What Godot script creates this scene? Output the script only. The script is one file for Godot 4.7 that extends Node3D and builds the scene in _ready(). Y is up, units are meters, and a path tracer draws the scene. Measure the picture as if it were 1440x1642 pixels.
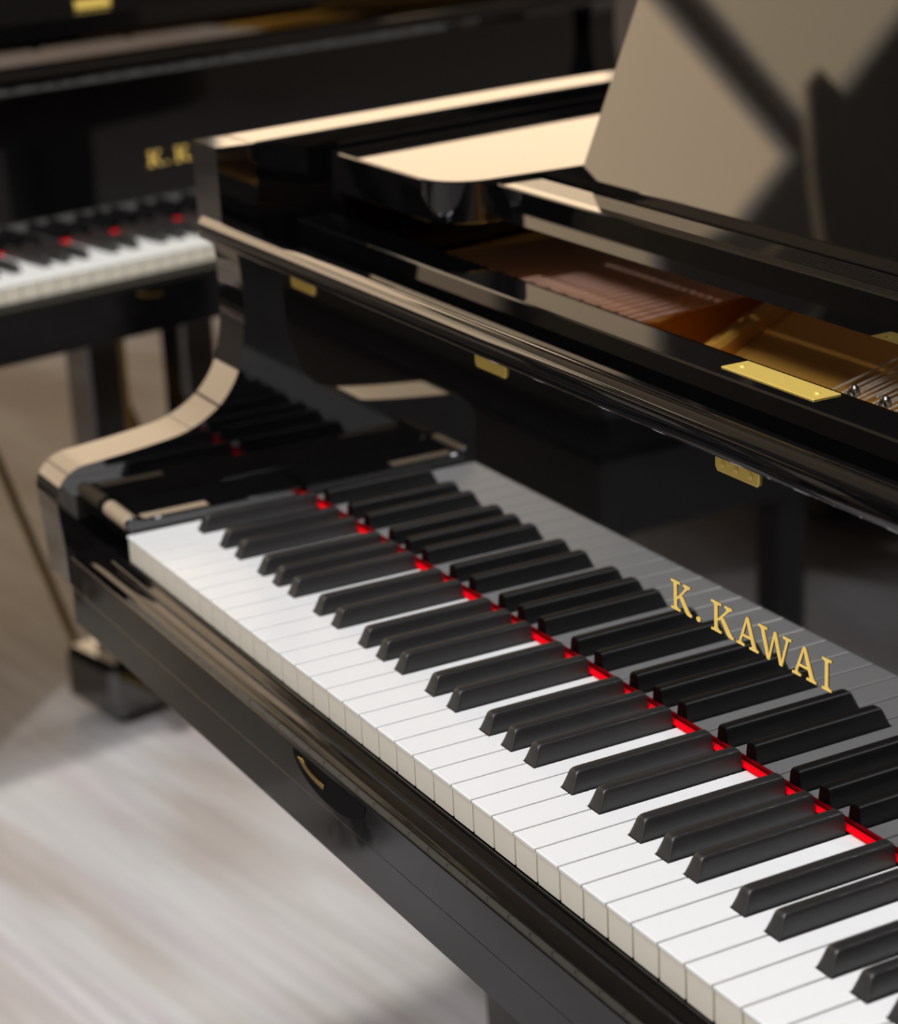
extends Node3D

const KY := 0.73            # height of the white key tops above the floor
const KW := 0.0235          # width of one white key
const XI := -0.058          # inner face of the bass arm
const XO := -0.1065         # outer face of the bass arm
const XE := 1.222           # treble end of the keys
var M := {}
var taken := {}

# ---------------------------------------------------------------- mesh collector
class Shape:
	var v := PackedVector3Array()
	var n := PackedVector3Array()
	func tri(a: Vector3, b: Vector3, c: Vector3, na: Vector3, nb: Vector3, nc: Vector3) -> void:
		var g := (b - a).cross(c - a)
		if g.length_squared() < 1e-20:
			return
		if g.dot(na + nb + nc) > 0.0:
			v.append_array([a, c, b]); n.append_array([na, nc, nb])
		else:
			v.append_array([a, b, c]); n.append_array([na, nb, nc])
	func flat(a: Vector3, b: Vector3, c: Vector3, out: Vector3) -> void:
		var g := (b - a).cross(c - a)
		if g.length_squared() < 1e-20:
			return
		g = g.normalized()
		if g.dot(out) < 0.0:
			g = -g
		tri(a, b, c, g, g, g)
	func quad(a: Vector3, b: Vector3, c: Vector3, d: Vector3, out: Vector3) -> void:
		flat(a, b, c, out); flat(a, c, d, out)
	# chamfered box between two corners
	func box(lo: Vector3, hi: Vector3, c := 0.0) -> Shape:
		var m := (lo + hi) / 2.0
		var h := (hi - lo) / 2.0
		c = minf(c, minf(h.x, minf(h.y, h.z)) * 0.9)
		for ax in 3:
			var u := (ax + 1) % 3
			var w := (ax + 2) % 3
			for s in [-1.0, 1.0]:
				var p := []
				for k in [[-1, -1], [1, -1], [1, 1], [-1, 1]]:
					var q := Vector3.ZERO
					q[ax] = s * h[ax]; q[u] = k[0] * (h[u] - c); q[w] = k[1] * (h[w] - c)
					p.append(m + q)
				var o := Vector3.ZERO
				o[ax] = s
				quad(p[0], p[1], p[2], p[3], o)
		if c > 0.0:
			for ax in 3:
				var u := (ax + 1) % 3
				var w := (ax + 2) % 3
				for su in [-1.0, 1.0]:
					for sw in [-1.0, 1.0]:
						var a := Vector3.ZERO
						var b := Vector3.ZERO
						a[ax] = h[ax] - c; a[u] = su * h[u]; a[w] = sw * (h[w] - c)
						b[ax] = h[ax] - c; b[u] = su * (h[u] - c); b[w] = sw * h[w]
						var a2 := a
						var b2 := b
						a2[ax] = -a[ax]; b2[ax] = -b[ax]
						var o := Vector3.ZERO
						o[u] = su; o[w] = sw
						quad(m + a, m + b, m + b2, m + a2, o)
			for sx in [-1.0, 1.0]:
				for sy in [-1.0, 1.0]:
					for sz in [-1.0, 1.0]:
						var s := Vector3(sx, sy, sz)
						flat(m + Vector3(sx * h.x, sy * (h.y - c), sz * (h.z - c)), m + Vector3(sx * (h.x - c), sy * h.y, sz * (h.z - c)), m + Vector3(sx * (h.x - c), sy * (h.y - c), sz * h.z), s)
		return self
	# closed 2D polygon swept along an axis from a to b, with chamfered ends; place(p: Vector2, t) gives the point
	func sweep(poly: PackedVector2Array, a: float, b: float, place: Callable, c := 0.0, crease := 0.7) -> Shape:
		var k := poly.size()
		var area := 0.0
		for i in k:
			area += poly[i].cross(poly[(i + 1) % k])
		var sg := 1.0 if area > 0.0 else -1.0
		var en := []
		for i in k:
			var d := (poly[(i + 1) % k] - poly[i]).normalized()
			en.append(Vector2(d.y, -d.x) * sg)
		var ins := PackedVector2Array()
		var vn := []
		for i in k:
			var e0: Vector2 = en[(i + k - 1) % k]
			var e1: Vector2 = en[i]
			var bis := (e0 + e1)
			if bis.length() < 0.05:
				bis = e1
			bis = bis.normalized()
			var s := minf(1.0 / maxf(bis.dot(e1), 0.35), 2.5)
			ins.append(poly[i] - bis * c * s)
			vn.append([bis if e0.dot(e1) > crease else e0, bis if e0.dot(e1) > crease else e1])
		var o0: Vector3 = place.call(Vector2.ZERO, 0.0)
		var nv := func(q: Vector2) -> Vector3: return ((place.call(q, 0.0) as Vector3) - o0).normalized()
		var ax: Vector3 = ((place.call(Vector2.ZERO, 1.0) as Vector3) - o0).normalized()
		var dir := 1.0 if b > a else -1.0
		for i in k:
			var j := (i + 1) % k
			var n0: Vector3 = nv.call(vn[i][1])
			var n1: Vector3 = nv.call(vn[j][0])
			var p0: Vector3 = place.call(poly[i], a + c * dir)
			var p1: Vector3 = place.call(poly[j], a + c * dir)
			var p2: Vector3 = place.call(poly[j], b - c * dir)
			var p3: Vector3 = place.call(poly[i], b - c * dir)
			tri(p0, p1, p2, n0, n1, n1); tri(p0, p2, p3, n0, n1, n0)
			if c > 0.0:
				for e in [[a, a + c * dir, -dir], [b, b - c * dir, dir]]:
					var q0: Vector3 = place.call(ins[i], e[0])
					var q1: Vector3 = place.call(ins[j], e[0])
					var r0: Vector3 = place.call(poly[i], e[1])
					var r1: Vector3 = place.call(poly[j], e[1])
					var m0: Vector3 = (n0 + ax * e[2]).normalized()
					var m1: Vector3 = (n1 + ax * e[2]).normalized()
					tri(q0, q1, r1, m0, m1, m1); tri(q0, r1, r0, m0, m1, m0)
		var cap := ins if c > 0.0 else poly
		var t := Geometry2D.triangulate_polygon(cap)
		for e in [[a, -dir], [b, dir]]:
			for i in range(0, t.size(), 3):
				flat(place.call(cap[t[i]], e[0]), place.call(cap[t[i + 1]], e[0]), place.call(cap[t[i + 2]], e[0]), ax * e[1])
		return self
	# profile of (z, y) points swept along x
	func along_x(poly: Array, x0: float, x1: float, c := 0.0, crease := 0.7) -> Shape:
		return sweep(PackedVector2Array(poly), x0, x1, func(p: Vector2, t: float) -> Vector3: return Vector3(t, p.y, p.x), c, crease)
	# plan of (x, z) points swept along y
	func along_y(poly: Array, y0: float, y1: float, c := 0.0, crease := 0.7) -> Shape:
		return sweep(PackedVector2Array(poly), y0, y1, func(p: Vector2, t: float) -> Vector3: return Vector3(p.x, t, p.y), c, crease)
	# face of (x, y) points swept along z
	func along_z(poly: Array, z0: float, z1: float, c := 0.0, crease := 0.7) -> Shape:
		return sweep(PackedVector2Array(poly), z0, z1, func(p: Vector2, t: float) -> Vector3: return Vector3(p.x, p.y, t), c, crease)
	func tube(path: Array, r: float, seg := 10, r2 := -1.0) -> Shape:
		if r2 < 0.0:
			r2 = r
		var rings := []
		for i in path.size():
			var d: Vector3 = (path[mini(i + 1, path.size() - 1)] - path[maxi(i - 1, 0)]).normalized()
			var u := d.cross(Vector3.UP if absf(d.y) < 0.9 else Vector3.RIGHT).normalized()
			var w := u.cross(d)
			var ring := []
			var rr := lerpf(r, r2, float(i) / maxf(path.size() - 1, 1))
			for k in seg:
				var o := u * cos(TAU * k / seg) + w * sin(TAU * k / seg)
				ring.append([path[i] + o * rr, o])
			rings.append(ring)
		for i in rings.size() - 1:
			for k in seg:
				var a: Array = rings[i][k]
				var b: Array = rings[i][(k + 1) % seg]
				var c: Array = rings[i + 1][(k + 1) % seg]
				var d: Array = rings[i + 1][k]
				tri(a[0], b[0], c[0], a[1], b[1], c[1]); tri(a[0], c[0], d[0], a[1], c[1], d[1])
		for e in [[0, path[0] - path[1]], [rings.size() - 1, path[-1] - path[-2]]]:
			for k in seg:
				flat(path[e[0]], rings[e[0]][k][0], rings[e[0]][(k + 1) % seg][0], e[1])
		return self
	# profile of (radius, y) points turned about the vertical through c
	func lathe(c: Vector3, prof: Array, seg := 24) -> Shape:
		for i in prof.size() - 1:
			var a: Vector2 = prof[i]
			var b: Vector2 = prof[i + 1]
			var d := (b - a).normalized()
			var nn := Vector2(d.y, -d.x)
			for k in seg:
				var t0 := TAU * k / seg
				var t1 := TAU * (k + 1) / seg
				var p := func(q: Vector2, t: float) -> Vector3: return c + Vector3(q.x * cos(t), q.y, q.x * sin(t))
				var m := func(t: float) -> Vector3: return Vector3(nn.x * cos(t), nn.y, nn.x * sin(t))
				tri(p.call(a, t0), p.call(a, t1), p.call(b, t1), m.call(t0), m.call(t1), m.call(t1))
				tri(p.call(a, t0), p.call(b, t1), p.call(b, t0), m.call(t0), m.call(t1), m.call(t0))
		return self
	# rings of equal length joined into a skin; each ring an Array of Vector3; centre used to orient normals
	func loft(rings: Array, smooth := true) -> Shape:
		var k: int = rings[0].size()
		var nm := []
		for i in rings.size():
			var mid := Vector3.ZERO
			for p in rings[i]:
				mid += p
			mid /= k
			var row := []
			for j in k:
				var du: Vector3 = rings[i][(j + 1) % k] - rings[i][(j + k - 1) % k]
				var dv: Vector3 = rings[mini(i + 1, rings.size() - 1)][j] - rings[maxi(i - 1, 0)][j]
				var g := du.cross(dv).normalized()
				if g.dot(rings[i][j] - mid) < 0.0:
					g = -g
				row.append(g)
			nm.append(row)
		for i in rings.size() - 1:
			for j in k:
				var l := (j + 1) % k
				if smooth:
					tri(rings[i][j], rings[i][l], rings[i + 1][l], nm[i][j], nm[i][l], nm[i + 1][l])
					tri(rings[i][j], rings[i + 1][l], rings[i + 1][j], nm[i][j], nm[i + 1][l], nm[i + 1][j])
				else:
					quad(rings[i][j], rings[i][l], rings[i + 1][l], rings[i + 1][j], nm[i][j] + nm[i][l] + nm[i + 1][j])
		return self
	func mesh() -> ArrayMesh:
		var arr := []
		arr.resize(Mesh.ARRAY_MAX)
		arr[Mesh.ARRAY_VERTEX] = v
		arr[Mesh.ARRAY_NORMAL] = n
		var m := ArrayMesh.new()
		m.add_surface_from_arrays(Mesh.PRIMITIVE_TRIANGLES, arr)
		return m

func part(called: String, what, mat: Material, parent: Node, at := Vector3.ZERO) -> MeshInstance3D:
	var o := MeshInstance3D.new()
	o.name = called if parent != self else numbered(called)
	o.mesh = what.mesh() if what is Shape else what
	o.material_override = mat
	o.position = at
	o.cast_shadow = GeometryInstance3D.SHADOW_CASTING_SETTING_ON
	parent.add_child(o, true)
	return o

func numbered(called: String) -> String:
	var k: int = taken.get(called, 0)
	taken[called] = k + 1
	return called if k == 0 else "%s_%03d" % [called, k]

func tag(o: Node, label: String, category := "", group := "") -> Node:
	o.set_meta("label", label)
	if category:
		o.set_meta("category", category)
	if group:
		o.set_meta("group", group)
	return o

func struct(o: Node, label: String, category := "") -> Node:
	o.set_meta("kind", "structure")
	return tag(o, label, category)

func thing(called: String, label: String, category: String, at := Vector3.ZERO, turn := 0.0, group := "") -> Node3D:
	var o := Node3D.new()
	o.name = numbered(called)
	add_child(o)
	o.position = at
	o.rotation_degrees.y = turn
	tag(o, label, category, group)
	return o

# ---------------------------------------------------------------- materials
func mat(called: String, col: Color, rough: float, metal := 0.0, spec := 0.5) -> StandardMaterial3D:
	var m := StandardMaterial3D.new()
	m.resource_name = called
	m.albedo_color = col
	m.roughness = rough
	m.metallic = metal
	m.metallic_specular = spec
	M[called] = m
	return m

func noise_tex(seed_: int, freq: float, ramp: Array, size := 512, octaves := 4) -> NoiseTexture2D:
	var f := FastNoiseLite.new()
	f.seed = seed_
	f.frequency = freq
	f.fractal_octaves = octaves
	var t := NoiseTexture2D.new()
	t.width = size; t.height = size
	t.seamless = true
	t.noise = f
	var g := Gradient.new()
	g.offsets = PackedFloat32Array(ramp.map(func(r): return r[0]))
	g.colors = PackedColorArray(ramp.map(func(r): return r[1]))
	t.color_ramp = g
	return t

func floor_image() -> ImageTexture:
	# whitewashed boards: long soft streaks of grey, lilac and tan along u
	var w := 1024
	var img := Image.create(w, w, false, Image.FORMAT_RGB8)
	var a := FastNoiseLite.new(); a.seed = 5; a.frequency = 0.006; a.fractal_octaves = 3
	var b := FastNoiseLite.new(); b.seed = 11; b.frequency = 0.012; b.fractal_octaves = 4
	var c := FastNoiseLite.new(); c.seed = 23; c.frequency = 0.02; c.fractal_octaves = 4
	var base := Color(0.755, 0.752, 0.757)
	var tan_ := Color(0.650, 0.612, 0.592)
	var lilac := Color(0.715, 0.690, 0.706)
	for y in w:
		for x in w:
			var k := base
			var s := clampf(b.get_noise_2d(x * 0.16, y * 1.5) * 1.7 + 0.25, 0.0, 1.0)
			var t := clampf(a.get_noise_2d(x * 0.30 + 400, y * 1.3) * 2.0 + 0.25, 0.0, 1.0)
			var f := c.get_noise_2d(x * 0.10, y * 4.0)
			k = k.lerp(lilac, s * 0.75)
			k = k.lerp(tan_, t * 0.70)
			k = k * (1.0 + 0.07 * f)
			img.set_pixel(x, y, k)
	return ImageTexture.create_from_image(img)

func make_materials() -> void:
	var lq := mat("black lacquer", Color(0.030, 0.031, 0.036), 0.03, 0.0, 0.65)
	lq.clearcoat_enabled = true
	lq.clearcoat = 1.0
	lq.clearcoat_roughness = 0.02
	var wl := mat("worn lacquer", Color(0.035, 0.034, 0.036), 0.14, 0.0, 0.5)
	wl.roughness_texture = noise_tex(17, 0.015, [[0.0, Color(0.35, 0.35, 0.35)], [0.5, Color(0.6, 0.6, 0.6)], [1.0, Color(1, 1, 1)]], 512, 5)
	wl.uv1_triplanar = true
	wl.uv1_scale = Vector3(4, 4, 4)
	mat("black satin", Color(0.135, 0.132, 0.13), 0.40, 0.0, 0.6)
	mat("matte black", Color(0.03, 0.03, 0.034), 0.55, 0.0, 0.15)
	mat("ivory white", Color(0.915, 0.918, 0.915), 0.2)
	mat("key front cream", Color(0.885, 0.865, 0.805), 0.3)
	var br := mat("brass", Color(0.74, 0.62, 0.34), 0.24, 1.0)
	br.roughness_texture = noise_tex(3, 0.02, [[0.0, Color(0.75, 0.75, 0.75)], [1.0, Color(1, 1, 1)]], 256)
	br.uv1_triplanar = true
	br.uv1_scale = Vector3(12, 12, 12)
	mat("letter gold", Color(1.0, 0.85, 0.45), 0.45, 0.0)
	mat("satin brass", Color(0.94, 0.82, 0.42), 0.42, 0.35)
	mat("plate gold", Color(0.87, 0.64, 0.28), 0.42, 0.3)
	mat("copper winding", Color(0.90, 0.73, 0.64), 0.40, 0.35)
	mat("steel", Color(0.72, 0.70, 0.68), 0.22, 1.0)
	mat("string steel", Color(0.93, 0.90, 0.86), 0.35, 0.4)
	mat("black leather", Color(0.07, 0.07, 0.07), 0.6, 0.0, 0.4)
	mat("red felt", Color(0.93, 0.03, 0.10), 1.0, 0.0, 0.1)
	mat("champagne satin", Color(0.72, 0.64, 0.54), 0.35, 0.2)
	mat("rubber", Color(0.06, 0.06, 0.06), 0.8)
	mat("wall paint", Color(0.63, 0.60, 0.56), 0.9, 0.0, 0.2)
	mat("ceiling paint", Color(0.62, 0.61, 0.59), 0.95, 0.0, 0.2)
	mat("dark panel", Color(0.20, 0.20, 0.21), 0.6)
	mat("white trim", Color(0.86, 0.85, 0.82), 0.5)
	mat("lamp housing", Color(0.85, 0.85, 0.85), 0.5)
	var fl := mat("whitewashed boards", Color(1, 1, 1), 0.42, 0.0, 0.35)
	fl.albedo_texture = floor_image()
	var gl := mat("window glow", Color(0.9, 0.8, 0.65), 0.5)
	gl.emission_enabled = true
	gl.emission = Color(1.0, 0.86, 0.685)
	gl.emission_energy_multiplier = 1.12
	var tg := mat("transom glow", Color(0.8, 0.75, 0.6), 0.5)
	tg.emission_enabled = true
	tg.emission = Color(1.0, 0.88, 0.68)
	tg.emission_energy_multiplier = 0.6
	var lg := mat("lamp glow", Color(1, 1, 1), 0.5)
	lg.emission_enabled = true
	lg.emission = Color(0.97, 0.98, 1.0)
	lg.emission_energy_multiplier = 4.0

# ---------------------------------------------------------------- the grand piano
func yz(list: Array) -> Array:
	# (z, y above the keys) pairs to polygon points above the floor
	return list.map(func(q): return Vector2(q[0], q[1] + KY))

func ub(x0: float, y0: float, z0: float, x1: float, y1: float, z1: float, c := 0.0) -> Shape:
	return Shape.new().box(Vector3(minf(x0, x1), minf(y0, y1) + KY, minf(z0, z1)), Vector3(maxf(x0, x1), maxf(y0, y1) + KY, maxf(z0, z1)), c)

func smooth_path(pts: Array, per := 6) -> Array:
	var out := []
	for i in pts.size() - 1:
		var p0: Vector2 = pts[maxi(i - 1, 0)]
		var p1: Vector2 = pts[i]
		var p2: Vector2 = pts[i + 1]
		var p3: Vector2 = pts[mini(i + 2, pts.size() - 1)]
		for k in per:
			out.append(p1.cubic_interpolate(p2, p0, p3, float(k) / per))
	out.append(pts[-1])
	return out

func strip(path: Array, off0: float, off1: float) -> Array:
	# closed outline between two parallel offsets of an open path
	var a := []
	var b := []
	for i in path.size():
		var d: Vector2 = (path[mini(i + 1, path.size() - 1)] - path[maxi(i - 1, 0)]).normalized()
		var nn := Vector2(-d.y, d.x)
		a.append(path[i] + nn * off0)
		b.append(path[i] + nn * off1)
	b.reverse()
	return a + b

var key_cache := {}
const BLACK_SHIFT := [-0.0031, 0.0020, -0.0037, -0.0009, 0.0021]

func black_at(i: int) -> Variant:
	# x of the black key over the boundary i (between white keys i-1 and i), or null
	if i < 1 or i > 50:
		return null
	var m := i % 7
	var which = {1: 4, 3: 0, 4: 1, 6: 2, 0: 3}.get(m)
	if which == null:
		return null
	return i * KW + BLACK_SHIFT[which]

func white_key(i: int) -> Array:
	var l = black_at(i)
	var r = black_at(i + 1)
	var g := 0.0008
	var x1 := KW - g
	var nl: float = (l - i * KW + 0.0068) if l != null else g
	var nr: float = (r - i * KW - 0.0068) if r != null else x1
	var id := "%d %d" % [roundi(nl * 1e5), roundi(nr * 1e5)]
	if not key_cache.has(id):
		var zb := -0.151
		var zn := -0.0503
		var pl := [Vector2(g, 0), Vector2(x1, 0)]
		if r != null:
			pl += [Vector2(x1, zn), Vector2(nr, zn)]
		pl += [Vector2(nr, zb), Vector2(nl, zb)]
		if l != null:
			pl += [Vector2(nl, zn), Vector2(g, zn)]
		var top := Shape.new().along_y(pl, KY - 0.0024, KY, 0.00045, 0.9)
		var front := Shape.new().box(Vector3(g + 0.0002, KY - 0.0212, -0.02), Vector3(x1 - 0.0002, KY - 0.0024, -0.0007), 0.0003)
		key_cache[id] = [top.mesh(), front.mesh()]
	return key_cache[id]

func black_key() -> Shape:
	var rings := []
	# z, height, half width at base, half width at top
	var st := [[-0.0508, 0.0003, 0.0062, 0.0061], [-0.0512, 0.0008, 0.0060, 0.0058], [-0.0548, 0.0098, 0.0057, 0.0043], [-0.0556, 0.0113, 0.0057, 0.0042], [-0.0570, 0.0120, 0.0057, 0.0042], [-0.0600, 0.0122, 0.0057, 0.0042], [-0.1200, 0.0122, 0.0057, 0.0042], [-0.1468, 0.0121, 0.0057, 0.0042], [-0.1478, 0.0114, 0.0057, 0.0041]]
	for s in st:
		var h: float = s[1]
		var wb: float = s[2]
		var wt: float = s[3]
		var ring := []
		var half := [Vector2(wb, -0.010), Vector2(wb, 0.0), Vector2(lerpf(wb, wt, 0.35), h * 0.35), Vector2(lerpf(wb, wt, 0.8), h * 0.78), Vector2(wt * 0.93, h * 0.92), Vector2(wt * 0.72, h * 0.985), Vector2(wt * 0.35, h)]
		for q in half:
			ring.append(Vector3(q.x, q.y + KY, s[0]))
		half.reverse()
		for q in half:
			ring.append(Vector3(-q.x, q.y + KY, s[0]))
		rings.append(ring)
	var sh := Shape.new().loft(rings)
	for e in [[0, Vector3(0, 0, 1)], [rings.size() - 1, Vector3(0, 0, -1)]]:
		var rg: Array = rings[e[0]]
		for k in range(1, rg.size() - 1):
			sh.flat(rg[0], rg[k], rg[k + 1], e[1])
	return sh

func mirror_z(list: Array) -> Array:
	return list.map(func(q): return Vector2(XE - q.x, q.y))

func make_piano(called: String, label: String) -> Node3D:
	var P := thing(called, label, "grand piano", Vector3.ZERO, 0.0, "black grand pianos")
	var lac: Material = M["black lacquer"]
	# --- keyboard
	for i in 52:
		var mm := white_key(i)
		var w := part("white_key", mm[0], M["ivory white"], P, Vector3(i * KW, 0, 0))
		part("key_front", mm[1], M["key front cream"], w)
	var bm := black_key().mesh()
	for i in range(1, 51):
		var x = black_at(i)
		if x != null:
			part("black_key", bm, M["black satin"], P, Vector3(x, 0, 0))
	part("key_felt", ub(XI, 0.0004, -0.1529, XE - XI, 0.0034, -0.1483, 0.001), M["red felt"], P)
	# --- keybed, key slip, key blocks
	part("keybed", ub(XI, -0.0838, 0.0290, XE - XI, -0.0545, -0.62, 0.0003), M["worn lacquer"], P)
	part("key_frame", ub(XI + 0.001, -0.0546, 0.0, XE - XI - 0.001, -0.0250, -0.152), M["matte black"], P)
	var slip := part("key_slip", Shape.new().along_x(yz([[0.0290, -0.0543], [0.0290, -0.0276], [0.0287, -0.0272], [0.0282, -0.0270], [0.0265, -0.0271], [0.0238, -0.0278], [0.0222, -0.0279], [0.0211, -0.0275], [0.0202, -0.0267], [0.0192, -0.0257], [0.0181, -0.0249], [0.0166, -0.0243], [0.0145, -0.0240], [0.0118, -0.0237], [0.0096, -0.0234], [0.0091, -0.0226], [0.0066, -0.0215], [0.0043, -0.0208], [0.0039, -0.0198], [0.0029, -0.0192], [0.0022, -0.0196], [0.0018, -0.0543]]), XI + 0.0006, XE - XI - 0.0006, 0.0003, 0.93), M["worn lacquer"], P)
	var half_ellipse := []
	for k in 25:
		var t := PI + PI * k / 24.0
		half_ellipse.append(Vector2(0.411 + 0.051 * cos(t), KY - 0.0300 + 0.0203 * sin(t)))
	part("dark_half_ellipse", Shape.new().along_z(half_ellipse, 0.0280, 0.0295, 0.0003), M["matte black"], slip)  # dark half ellipse standing just proud of the slip front
	var cres := []
	for k in 13:
		var t := PI * 1.08 + PI * 0.42 * k / 12.0
		cres.append(Vector2(0.404 + 0.036 * cos(t), KY - 0.0300 + 0.0115 * sin(t)))
	for k in range(12, -1, -1):
		var t := PI * 1.08 + PI * 0.42 * k / 12.0
		cres.append(Vector2(0.406 + 0.0315 * cos(t), KY - 0.0300 + 0.0078 * sin(t)))
	part("brass_crescent", Shape.new().along_z(cres, 0.0292, 0.0304, 0.0003), M["brass"], slip)  # brass crescent laid on the dark half ellipse
	for s in 2:
		var x0 := XI + 0.0004 if s == 0 else XE + 0.003
		var x1 := -0.0030 if s == 0 else XE - XI - 0.0004
		var prof := [[-0.0060, -0.0215]]
		for k in 11:
			var t := deg_to_rad(-60.0 + 190.0 * k / 10.0)
			prof.append([-0.0072 + 0.0062 * cos(t), 0.0058 + 0.0062 * sin(t)])
		prof += [[-0.0150, 0.0092], [-0.0200, 0.0086], [-0.1520, 0.0086], [-0.1520, -0.0215]]
		var kb := part("key_block", Shape.new().along_x(yz(prof), x0, x1, 0.0012, 0.8), lac, P)
		var nose := []
		for k in 20:
			var t := TAU * k / 20.0
			nose.append([-0.0072 + 0.0066 * cos(t), 0.0058 + 0.0066 * sin(t)])
		part("nose_bar", Shape.new().along_x(yz(nose), x0 + 0.004, x1 - 0.002, 0.0015), M["champagne satin"], kb)  # pale beige bar over the front of the block
		part("top_strip", ub((x0 + 0.006) if s == 1 else (x1 - 0.0135), 0.0080, -0.0115, (x0 + 0.0115) if s == 1 else (x1 - 0.0035), 0.0090, -0.0720, 0.0003), M["champagne satin"], kb)  # narrow pale beige strip along the block top
	# --- arms (cheeks) at both ends
	var arm := smooth_path([Vector2(0.0302, -0.0522), Vector2(0.0311, -0.0215), Vector2(0.0335, 0.0080), Vector2(0.0330, 0.0240), Vector2(0.0252, 0.0360), Vector2(0.0129, 0.0424), Vector2(-0.0050, 0.0445), Vector2(-0.0432, 0.0485), Vector2(-0.0788, 0.0545), Vector2(-0.1044, 0.0675), Vector2(-0.1190, 0.0825), Vector2(-0.1280, 0.0995), Vector2(-0.1335, 0.1244), Vector2(-0.1354, 0.1421), Vector2(-0.1354, 0.1684), Vector2(-0.1334, 0.1893), Vector2(-0.1260, 0.2010)], 4)
	arm += [Vector2(-0.1226, 0.2060), Vector2(-0.1226, 0.2752), Vector2(-0.1560, 0.2752), Vector2(-0.1560, -0.0522)]
	var armp := yz(arm.map(func(q): return [q.x, q.y]))
	part("arm", Shape.new().along_x(armp, XO, XI, 0.0, 0.9), lac, P)
	part("arm", Shape.new().along_x(armp, XE - XI, XE - XO, 0.0, 0.9), lac, P)
	# --- rim: straight flared bass side, tail, bent treble side
	var path := [Vector2(XO, -0.142), Vector2(-0.1360, -0.300), Vector2(-0.1780, -0.555), Vector2(-0.1850, -0.80), Vector2(-0.185, -1.30), Vector2(-0.165, -1.52), Vector2(-0.06, -1.66), Vector2(0.12, -1.70), Vector2(0.33, -1.66), Vector2(0.52, -1.50), Vector2(0.70, -1.28), Vector2(0.95, -1.06), Vector2(1.17, -0.88), Vector2(1.295, -0.66), Vector2(XE - XO, -0.40), Vector2(XE - XO, -0.142)]
	path = smooth_path(path, 5)
	var rim := part("rim", Shape.new().along_y(strip(path, 0.0, 0.0480), KY - 0.06, KY + 0.2752, 0.0018), lac, P)
	part("inner_ledge", Shape.new().along_y(strip(path.slice(3, 40), 0.0478, 0.0560), KY + 0.10, KY + 0.2650, 0.001), lac, rim)
	var inside := []
	for q in strip(path, 0.046, 0.047).slice(0, path.size()):
		inside.append(q)
	part("soundboard", Shape.new().along_y(inside + [Vector2(XE - XI, -0.16), Vector2(XI, -0.16)], KY + 0.04, KY + 0.06), M["matte black"], P)
	# --- fallboard with lip, hinges and lettering
	var fb := part("fallboard", Shape.new().along_x(yz([[-0.1530, 0.0068], [-0.1530, 0.1870], [-0.1328, 0.1985], [-0.1328, 0.2090], [-0.1345, 0.2090], [-0.1600, 0.1860], [-0.1600, 0.1500], [-0.1828, 0.1500], [-0.1828, 0.0000], [-0.1530, 0.0000]]), XI + 0.0004, XE - XI - 0.0004, 0.0, 0.97), lac, P)
	var lip := [[-0.1300, 0.1985], [-0.1198, 0.1985], [-0.1186, 0.1989], [-0.1178, 0.1998], [-0.1176, 0.2010], [-0.1176, 0.2043], [-0.1182, 0.2045], [-0.1182, 0.2051], [-0.1176, 0.2053], [-0.1176, 0.2085], [-0.1180, 0.2110], [-0.1190, 0.2132], [-0.1206, 0.2150], [-0.1228, 0.2161], [-0.1255, 0.2165], [-0.1285, 0.2162], [-0.1308, 0.2150], [-0.1322, 0.2130], [-0.1330, 0.2100], [-0.1330, 0.1985]]
	part("lip", Shape.new().along_x(yz(lip), -0.0985, XE + 0.0985, 0.003, 0.88), lac, fb)
	for hx in [0.022, 0.311, 0.585, 0.875, 1.165]:
		var hs := Shape.new()
		var hp := [Vector2(-0.0205, 0.1875), Vector2(-0.0205, 0.1745), Vector2(-0.0185, 0.1722), Vector2(0.0185, 0.1722), Vector2(0.0205, 0.1745), Vector2(0.0205, 0.1875)]
		hs.along_z(hp.map(func(q): return q + Vector2(0, KY)), -0.1532, -0.1516, 0.0004)
		for sx in [-0.013, 0.0, 0.013]:
			for k in 10:
				var a := TAU * k / 10.0
				var b := TAU * (k + 1) / 10.0
				var c := Vector3(sx, KY + 0.1775, -0.1514)
				hs.flat(c + Vector3(0, 0, 0.0004), c + Vector3(cos(a), sin(a), 0) * 0.0022, c + Vector3(cos(b), sin(b), 0) * 0.0022, Vector3(0, 0, 1))
		part("hinge", hs, M["satin brass"], fb, Vector3(hx, 0, 0))
	var font := SystemFont.new()
	font.font_names = PackedStringArray(["Droid Serif"])
	for l in [["K", 0.5176, 0.5385], [".", 0.5436, 0.5476], ["K", 0.5585, 0.5804], ["A", 0.5833, 0.6037], ["W", 0.6040, 0.6338], ["A", 0.6350, 0.6562], ["I", 0.6612, 0.6692]]:
		var tm := TextMesh.new()
		tm.text = l[0]
		tm.font = font
		tm.font_size = 64
		tm.pixel_size = 0.001
		tm.depth = 0.0008
		tm.curve_step = 1.0
		var bb := tm.get_aabb()
		var o := part("letter", tm, M["letter gold"], fb)
		var hgt := 0.0184 if l[0] != "." else 0.0032
		var sx: float = (l[2] - l[1]) / bb.size.x
		var sy := hgt / bb.size.y
		o.scale = Vector3(sx, sy, 1.0)
		o.position = Vector3((l[1] + l[2]) / 2.0 - bb.get_center().x * sx, KY + 0.0740 - bb.position.y * sy, -0.1528)
	# --- stretcher with name plate
	var st := part("stretcher", ub(XI + 0.0006, 0.14, -0.2195, XE - XI - 0.0006, 0.2115, -0.1860, 0.0012), lac, P)
	part("stretcher_foot", ub(XI + 0.0008, 0.14, -0.2190, XE - XI - 0.0008, 0.1880, -0.1830, 0.0005), lac, st)
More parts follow.
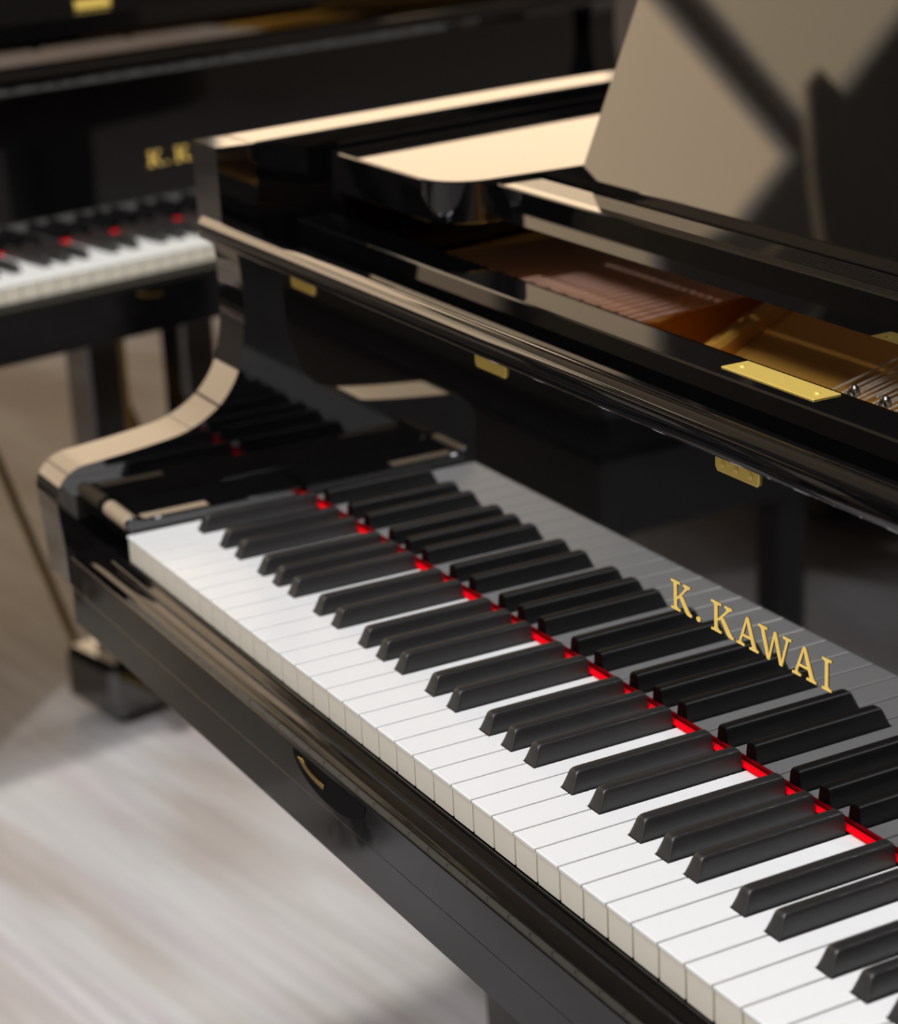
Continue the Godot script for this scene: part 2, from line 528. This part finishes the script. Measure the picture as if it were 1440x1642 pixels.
	part("added_groove_floor", ub(XI + 0.0008, 0.1502, -0.1828, XE - XI - 0.0008, 0.1535, -0.1602), M["matte black"], fb)  # matte black floor added so the stretcher face mirrors darkness
	var plq := Shape.new().box(Vector3(0.508, KY + 0.2113, -0.2154), Vector3(0.5955, KY + 0.2123, -0.1960), 0.0003)
	for q in [Vector2(0.5165, -0.2055), Vector2(0.587, -0.2055)]:
		plq.lathe(Vector3(q.x, KY + 0.2122, q.y), [Vector2(0.0021, 0.0), Vector2(0.0016, 0.0008), Vector2(0.0, 0.0011)], 12)
	part("name_plate", plq, M["satin brass"], st)
	# --- music shelf: side boards with rounded corner, ridged front rail, tray, desk
	var yb := 0.2610
	for s in 2:
		var pl := [Vector2(-0.0560, -0.2195), Vector2(0.0950, -0.2195)]
		for k in 9:
			var t := deg_to_rad(90.0 - 90.0 * k / 8.0)
			pl.append(Vector2(0.0985 + 0.036 * cos(t), -0.2555 + 0.036 * sin(t)))
		pl += [Vector2(0.1345, -0.62), Vector2(-0.1180, -0.62), Vector2(-0.088, -0.40), Vector2(-0.070, -0.29)]
		if s == 1:
			pl = mirror_z(pl)
		part("shelf_side_board", Shape.new().along_y(pl, KY + 0.2290, KY + yb, 0.0012), lac, P)
	var rail := [[-0.2592, 0.2320], [-0.2592, 0.2568], [-0.2602, 0.2580], [-0.2700, 0.2580]]
	var zr := -0.2705
	for k in 6:
		rail += [[zr, 0.2569], [zr - 0.0011, 0.2569], [zr - 0.0016, 0.2580], [zr - 0.0032, 0.2580]]
		zr -= 0.0037
	rail += [[-0.2925, 0.2580], [-0.2930, 0.2320]]
	part("music_rail", Shape.new().along_x(yz(rail), 0.1350, XE - 0.1350, 0.0008, 0.9), lac, P)
	part("music_tray", ub(0.1352, 0.2330, -0.3180, XE - 0.1352, 0.2440, -0.42, 0.001), lac, P)
	var dk := Shape.new()
	var lean := deg_to_rad(23.7)
	var up := Vector2(-sin(lean), cos(lean))
	var back := Vector2(-cos(lean), -sin(lean))
	var b0 := Vector2(-0.333, 0.2530 + KY)
	dk.along_x([b0, b0 + up * 0.27, b0 + up * 0.27 + back * 0.013, b0 + back * 0.013], 0.1300, XE - 0.1300, 0.0045)
	part("music_desk", dk, lac, P)
	# --- iron plate: bass platform, trough, strut, treble web
	var gold: Material = M["plate gold"]
	var plate := part("iron_plate", ub(-0.100, 0.085, -0.226, XE + 0.05, 0.105, -0.72), gold, P)
	part("bass_platform", Shape.new().along_y([Vector2(-0.050, -0.225), Vector2(0.285, -0.225), Vector2(0.245, -0.322), Vector2(0.197, -0.427), Vector2(0.105, -0.62), Vector2(0.06, -0.72), Vector2(-0.120, -0.72), Vector2(-0.095, -0.45)], KY + 0.10, KY + 0.1620, 0.003), gold, plate)
	part("platform_edge", Shape.new().tube([Vector3(0.280, KY + 0.163, -0.228), Vector3(0.243, KY + 0.163, -0.322), Vector3(0.195, KY + 0.163, -0.427), Vector3(0.105, KY + 0.163, -0.62)], 0.0035, 10), gold, plate)
	part("strut", Shape.new().along_y([Vector2(0.362, -0.230), Vector2(0.376, -0.230), Vector2(0.334, -0.322), Vector2(0.268, -0.414), Vector2(0.150, -0.60), Vector2(0.138, -0.60), Vector2(0.256, -0.414), Vector2(0.321, -0.322)], KY + 0.10, KY + 0.1690, 0.003), gold, plate)
	part("strut", Shape.new().along_y([Vector2(0.345, -0.230), Vector2(0.352, -0.230), Vector2(0.311, -0.322), Vector2(0.247, -0.414), Vector2(0.130, -0.60), Vector2(0.122, -0.60), Vector2(0.239, -0.414), Vector2(0.303, -0.322)], KY + 0.10, KY + 0.1600, 0.002), gold, plate)
	part("treble_web", Shape.new().along_y([Vector2(0.376, -0.228), Vector2(XE + 0.05, -0.228), Vector2(XE + 0.05, -0.72), Vector2(0.09, -0.72), Vector2(0.150, -0.60), Vector2(0.268, -0.414), Vector2(0.334, -0.322)], KY + 0.10, KY + 0.1560, 0.001), gold, plate)
	for i in 25:
		var f := i / 24.0
		var x0 := lerpf(-0.004, 0.262, f)
		var a := lerpf(0.10, -0.16, f)
		var zc := -0.272 - 0.010 * (i % 2)
		var r := lerpf(0.0027, 0.0018, f)
		var y := KY + 0.1735
		part("bass_string", Shape.new().tube([Vector3(x0 - a * 0.02, y, -0.292), Vector3(x0 + a * 0.33, y, -0.63)], r, 8), M["copper winding"], P)
		part("string_core", Shape.new().tube([Vector3(x0 - a * 0.04, y, zc), Vector3(x0 - a * 0.02, y, -0.293)], 0.0008, 6), M["steel"], P)
		part("tuning_pin", Shape.new().lathe(Vector3(x0 - a * 0.04 + 0.002, KY + 0.158, zc), [Vector2(0.0032, 0.0), Vector2(0.0032, 0.020), Vector2(0.0026, 0.0235), Vector2(0.0, 0.024)], 10), M["steel"], P)
	for i in 96:
		var f := i / 95.0
		var x0 := 0.476 + 0.0050 * i + 0.012 * floorf(i / 24.0)
		var a := lerpf(-0.40, -0.10, f)
		var y := KY + 0.1700
		var zc: float = -0.296 - 0.011 * (i % 3)
		part("plain_string", Shape.new().tube([Vector3(x0, y, zc), Vector3(x0 + a * 0.33, y, zc - 0.33)], 0.0008, 5), M["string steel"], P)
		if i % 2 == 0:
			part("tuning_pin", Shape.new().lathe(Vector3(x0 + 0.0022, KY + 0.154, zc + 0.008), [Vector2(0.0040, 0.0), Vector2(0.0040, 0.0175), Vector2(0.0034, 0.0205), Vector2(0.0018, 0.0220), Vector2(0.0, 0.0222)], 12), M["steel"], P)
	# --- closed main lid with the front flap folded back on it
	var lidp := []
	for q in path:
		if q.y < -0.66:
			lidp.append(q)
	lidp.append(Vector2(1.296, -0.66)); lidp.push_front(Vector2(-0.182, -0.66))
	part("lid", Shape.new().along_y(lidp, KY + 0.2770, KY + 0.2950, 0.003), lac, P)
	part("lid_flap", ub(-0.180, 0.2960, -0.665, 1.28, 0.3140, -1.06, 0.003), lac, P)
	# --- legs on casters
	for q in [Vector2(0.066, -0.37), Vector2(1.036, -0.37), Vector2(0.02, -1.42)]:
		var rings := []
		for e in [[0.062, 0.046], [0.10, 0.046], [0.13, 0.052], [0.58, 0.060], [0.648, 0.060]]:
			var h: float = e[1]
			var c: Vector2 = q + Vector2(0.06, 0.06)
			rings.append([Vector3(c.x - h, e[0], c.y - h), Vector3(c.x + h, e[0], c.y - h), Vector3(c.x + h, e[0], c.y + h), Vector3(c.x - h, e[0], c.y + h)])
		var ls := Shape.new().loft(rings, false)
		ls.quad(rings[0][0], rings[0][1], rings[0][2], rings[0][3], Vector3.DOWN)
		ls.quad(rings[-1][0], rings[-1][1], rings[-1][2], rings[-1][3], Vector3.UP)
		var lg := part("leg", ls, M["worn lacquer"], P)
		part("caster", Shape.new().lathe(Vector3(q.x + 0.06, 0, q.y + 0.06), [Vector2(0.0, 0.0), Vector2(0.022, 0.002), Vector2(0.027, 0.02), Vector2(0.022, 0.044), Vector2(0.034, 0.048), Vector2(0.034, 0.062), Vector2(0.0, 0.062)], 20), M["brass"], lg)
	part("bottom_beam", ub(XO, -0.12, -0.40, XE - XO, -0.085, -0.50, 0.002), lac, P)
	# --- pedal lyre
	var ly := part("pedal_lyre", ub(0.462, -0.715, -0.278, 0.774, -0.632, -0.405, 0.010), lac, P)
	for s in [-1.0, 1.0]:
		part("post", ub(0.608 + s * 0.078 - 0.027, -0.629, -0.325, 0.608 + s * 0.078 + 0.027, -0.0838, -0.385, 0.003), lac, ly)
		part("brace", Shape.new().tube([Vector3(0.611 + s * 0.12, KY - 0.655, -0.410), Vector3(0.611 + s * 0.12, KY - 0.10, -0.80)], 0.0065, 10), M["brass"], ly)
	for k in 3:
		var x := 0.605 + 0.078 * (k - 1)
		part("pedal_rod", Shape.new().tube([Vector3(x, KY - 0.629, -0.40), Vector3(x, KY - 0.085, -0.40)], 0.004, 8), M["brass"], ly)
		var pp := [Vector2(-0.010, -0.31), Vector2(-0.012, -0.24), Vector2(-0.018, -0.215), Vector2(-0.017, -0.198), Vector2(-0.008, -0.190), Vector2(0.008, -0.190), Vector2(0.017, -0.198), Vector2(0.018, -0.215), Vector2(0.012, -0.24), Vector2(0.010, -0.31)]
		part("pedal", Shape.new().along_y(pp.map(func(q): return q + Vector2(x, 0)), KY - 0.684, KY - 0.671, 0.003), M["brass"], ly)
	return P

# ---------------------------------------------------------------- lamps
func spot(called: String, label: String, at: Vector3, to: Vector3, energy: float, angle: float, size: float, col: Color) -> void:
	var t := thing(called, label, "spotlight", at)
	var d := (to - at).normalized()
	var head := Shape.new().tube([Vector3.ZERO - d * 0.14, Vector3.ZERO - d * 0.02, Vector3.ZERO], 0.075, 20)
	part("housing", head, M["lamp housing"], t)
	part("arm", Shape.new().tube([-d * 0.07, Vector3(-d.x * 0.07, 4.2 - at.y, -d.z * 0.07)], 0.012, 8), M["lamp housing"], t)
	var lens := Shape.new().tube([d * 0.001, d * 0.008], 0.062, 20)
	part("lamp_glass", lens, M["lamp glow"], t)
	var l := SpotLight3D.new()
	l.name = "lamp"
	l.light_energy = energy
	l.light_color = col
	l.spot_angle = angle
	l.spot_angle_attenuation = 0.6
	l.spot_range = 14.0
	l.spot_attenuation = 2.0
	l.light_size = size
	l.shadow_enabled = true
	t.add_child(l)
	l.position = d * 0.03
	l.basis = Basis.looking_at(d, Vector3.UP)

func panel(label: String, at: Vector3, sx: float, sz: float, energy: float, col: Color) -> void:  # unseen ceiling panel added for soft fill light
	var t := thing("added_fill_panel", label, "ceiling light", at, 0.0, "added fill light panels")
	part("frame", Shape.new().box(Vector3(-sx / 2 - 0.03, -0.035, -sz / 2 - 0.03), Vector3(sx / 2 + 0.03, 0.0, sz / 2 + 0.03), 0.006), M["white trim"], t)
	part("diffuser", Shape.new().box(Vector3(-sx / 2, -0.038, -sz / 2), Vector3(sx / 2, -0.034, sz / 2)), M["lamp glow"], t)
	var l := AreaLight3D.new()
	l.name = "panel_light"
	l.area_size = Vector2(sx, sz)
	l.light_energy = energy
	l.light_color = col
	l.area_range = 14.0
	l.shadow_enabled = true
	t.add_child(l)
	l.position = Vector3(0, -0.05, 0)
	l.rotation_degrees.x = -90

func _ready() -> void:
	# ------------------------------------------------ camera
	var cam := Camera3D.new()
	cam.name = "camera"
	add_child(cam)
	cam.position = Vector3(1.53972265, 0.5647369 + KY, 0.53240601)
	var right := Vector3(0.48026576, -0.04587024, -0.87592278)
	var down := Vector3(0.26678025, -0.94368025, 0.19569334)
	var fwd := Vector3(-0.83556753, -0.32766371, -0.44098004)
	cam.basis = Basis(right, -down, -fwd)
	cam.near = 0.05
	cam.far = 60.0
	var ca := CameraAttributesPhysical.new()
	ca.frustum_focal_length = 24.0 * 3568.39 / 1642.0
	ca.frustum_focus_distance = 1.25
	ca.exposure_aperture = 4.7
	ca.frustum_near = 0.05
	ca.frustum_far = 60.0
	cam.attributes = ca
	cam.fov = rad_to_deg(2.0 * atan(821.0 / 3568.39))
	cam.current = true
	# ------------------------------------------------ environment
	var we := WorldEnvironment.new()
	var env := Environment.new()
	env.background_mode = Environment.BG_COLOR
	env.background_color = Color(0.02, 0.02, 0.02)
	env.tonemap_mode = Environment.TONE_MAPPER_LINEAR
	env.tonemap_exposure = 1.0
	env.sdfgi_enabled = true
	env.ssao_enabled = true
	env.ssil_enabled = true
	we.environment = env
	add_child(we)
	make_materials()
	# ------------------------------------------------ lamps
	spot("track_spotlight", "white track spotlight on the ceiling aimed at the keyboard", Vector3(1.90, 4.0, 2.60), Vector3(-0.35, 0.4, -0.25), 9.8, 32.0, 0.10, Color(1.0, 0.985, 0.975))
	spot("track_spotlight", "white track spotlight on the ceiling aimed at the far keyboard", Vector3(0.5, 4.0, -0.5), Vector3(-0.98, 0.73, -0.40), 7.5, 18.0, 0.10, Color(1.0, 0.98, 0.92))
	panel("added ceiling panel giving fill light before the near keyboard", Vector3(1.2, 4.19, 0.7), 0.6, 1.2, 6.6, Color(0.98, 0.98, 1.0))
	panel("added ceiling panel giving fill light toward the front wall", Vector3(-0.4, 4.19, 3.6), 0.6, 1.2, 6.6, Color(0.98, 0.98, 1.0))
	# ------------------------------------------------ room
	var x0 := -5.2
	var x1 := 4.2
	var z0 := -5.2
	var z1 := 5.2
	var hgt := 4.2
	struct(part("floor", floor_mesh(x0, z0, x1, z1), M["whitewashed boards"], self), "whitewashed floorboards with grey and tan streaks")
	struct(part("ceiling", Shape.new().box(Vector3(x0, hgt, z0), Vector3(x1, hgt + 0.1, z1)), M["ceiling paint"], self), "plain pale ceiling")
	struct(part("wall_back", Shape.new().box(Vector3(x0, 0, z0 - 0.1), Vector3(x1, hgt, z0)), M["wall paint"], self), "beige painted wall behind the pianos")
	struct(part("wall_front", Shape.new().box(Vector3(x0, 0, z1), Vector3(x1, hgt, z1 + 0.1)), M["wall paint"], self), "beige painted wall on the players' side")
	struct(part("wall_right", Shape.new().box(Vector3(x1, 0, z0), Vector3(x1 + 0.1, hgt, z1)), M["wall paint"], self), "beige painted wall at the treble end")
	struct(part("wall_left", Shape.new().box(Vector3(x0 - 0.1, 0, z0), Vector3(x0, hgt, z1)), M["wall paint"], self), "beige painted wall with the long window")
	# bright windows in the left wall
	window_wall("window_1", "wide warm bright window toward the back of the left wall", x0, -3.76, -2.20, 1.30, 2.72, 0, M["window glow"])
	window_wall("window_2", "tall warm bright window in the middle of the left wall", x0, -2.08, 1.00, 1.20, 4.10, 1, M["window glow"])
	window_wall("window_3", "tall warm bright window toward the front of the left wall", x0, 1.12, 3.40, 1.20, 3.24, 0, M["window glow"])
	window_wall("window_4", "dim transom window above the tall front window", x0, 1.12, 3.40, 3.36, 4.10, 0, M["transom glow"])
	# ------------------------------------------------ pianos
	var p1 := make_piano("grand_piano", "glossy black grand piano with brass hinges along its fallboard and a stretcher name plate")
	var p2: Node3D = p1.duplicate()
	p2.name = numbered("grand_piano")
	add_child(p2)
	p2.position = Vector3(-0.84185, 0.0, 0.01746)
	p2.rotation.y = 1.78089278
	tag(p2, "black grand piano standing beyond the bass end of the hinged one, brass pedal lyre below")
	for o in p2.get_node("fallboard").get_children():
		if String(o.name).begins_with("hinge"):
			p2.get_node("fallboard").remove_child(o)
			o.free()
	var old := p2.get_node("stretcher/name_plate")
	p2.get_node("stretcher").remove_child(old)
	old.free()
	var ln := deg_to_rad(23.7)
	var d0 := Vector2(-0.333, 0.2530 + KY)
	var du := Vector2(-sin(ln), cos(ln))
	var dn := Vector2(cos(ln), sin(ln))
	part("name_plate", Shape.new().along_x([d0 + du * 0.003, d0 + du * 0.003 + dn * 0.001, d0 + du * 0.014 + dn * 0.001, d0 + du * 0.014], 0.545, 0.598), M["satin brass"], p2.get_node("music_desk"))
	var p3: Node3D = p1.duplicate()
	p3.name = numbered("grand_piano")
	add_child(p3)
	p3.position = Vector3(-0.83, 0.0, 1.10)
	p3.rotation.y = PI
	tag(p3, "black grand piano with its lid raised on a prop, an added bench before it")
	p3.get_node("lid_flap").free()
	var ld := p3.get_node("lid")
	p3.remove_child(ld)
	ld.free()
	var open_lid := Shape.new()
	# plan of the lid (width from the hinge, depth from the front), turned up about the hinge
	var ou := smooth_path([Vector2(0, 0), Vector2(1.64, 0), Vector2(1.72, 0.35), Vector2(1.62, 0.75), Vector2(1.2, 1.15), Vector2(0.85, 1.5), Vector2(0.45, 1.66), Vector2(0.0, 1.62)], 4)
	var tilt := deg_to_rad(40.2)
	open_lid.sweep(PackedVector2Array(ou), 0.0, 0.02, func(q: Vector2, t: float) -> Vector3: return Vector3(-0.108 + q.x * cos(tilt) - t * sin(tilt), KY + 0.278 + q.x * sin(tilt) + t * cos(tilt), -0.06 - q.y), 0.003)
	part("lid", open_lid, M["black lacquer"], p3)
	# unseen bench added before the third piano to darken the fallboard reflection
	var bn := thing("added_bench", "unseen black leather bench added to darken the near fallboard reflection", "bench", Vector3(-1.24, 0, 0.72))
	part("cushion", Shape.new().box(Vector3(-0.56, 0.44, -0.18), Vector3(0.56, 0.52, 0.18), 0.02), M["black leather"], bn)
	part("apron", Shape.new().box(Vector3(-0.54, 0.33, -0.165), Vector3(0.54, 0.44, 0.165), 0.004), M["black satin"], bn)
	for sx in [-1.0, 1.0]:
		for sz in [-1.0, 1.0]:
			part("leg", Shape.new().box(Vector3(sx * 0.51 - 0.025, 0.0, sz * 0.14 - 0.025), Vector3(sx * 0.51 + 0.025, 0.34, sz * 0.14 + 0.025), 0.004), M["black satin"], bn)
	part("lid_prop", Shape.new().tube([Vector3(1.15, KY + 0.27, -0.55), Vector3(1.02, KY + 1.22, -0.62)], 0.011, 10), M["black lacquer"], p3)

func window_wall(called: String, label: String, x: float, z0: float, z1: float, y0: float, y1: float, bars: int, glow: Material) -> void:
	var win := part(called, Shape.new().box(Vector3(x + 0.001, y0, z0), Vector3(x + 0.02, y1, z1)), glow, self)
	struct(win, label)
	for k in bars + 2:
		var z := lerpf(z0, z1, float(k) / (bars + 1))
		part("window_bar", Shape.new().box(Vector3(x + 0.018, y0 - 0.04, z - 0.03), Vector3(x + 0.05, y1 + 0.04, z + 0.03), 0.004), M["white trim"], win)
	for y in [y0, y1]:
		part("window_bar", Shape.new().box(Vector3(x + 0.018, y - 0.03, z0), Vector3(x + 0.05, y + 0.03, z1), 0.004), M["white trim"], win)
	var l := AreaLight3D.new()
	l.name = "daylight"
	l.area_size = Vector2(z1 - z0, y1 - y0)
	l.light_energy = 0.15 * (z1 - z0) * (y1 - y0)
	l.light_color = Color(1.0, 0.93, 0.84)
	l.area_range = 14.0
	l.shadow_enabled = true
	win.add_child(l)
	l.position = Vector3(x + 0.06, (y0 + y1) / 2.0, (z0 + z1) / 2.0)
	l.rotation_degrees.y = -90

func floor_mesh(x0: float, z0: float, x1: float, z1: float) -> ArrayMesh:
	var st := SurfaceTool.new()
	st.begin(Mesh.PRIMITIVE_TRIANGLES)
	var rot := deg_to_rad(-9.0)
	var corner := func(x: float, z: float, y: float, nn: Vector3) -> void:
		var q := Vector2(x, z).rotated(-rot)
		st.set_uv(q / 1.6)
		st.set_normal(nn)
		st.add_vertex(Vector3(x, y, z))
	for e in [[0.0, Vector3.UP], [-0.1, Vector3.DOWN]]:
		var c := [[x0, z0], [x1, z0], [x1, z1], [x0, z0], [x1, z1], [x0, z1]]
		if e[0] < 0.0:
			c.reverse()
		for q in c:
			corner.call(q[0], q[1], e[0], e[1])
	return st.commit()
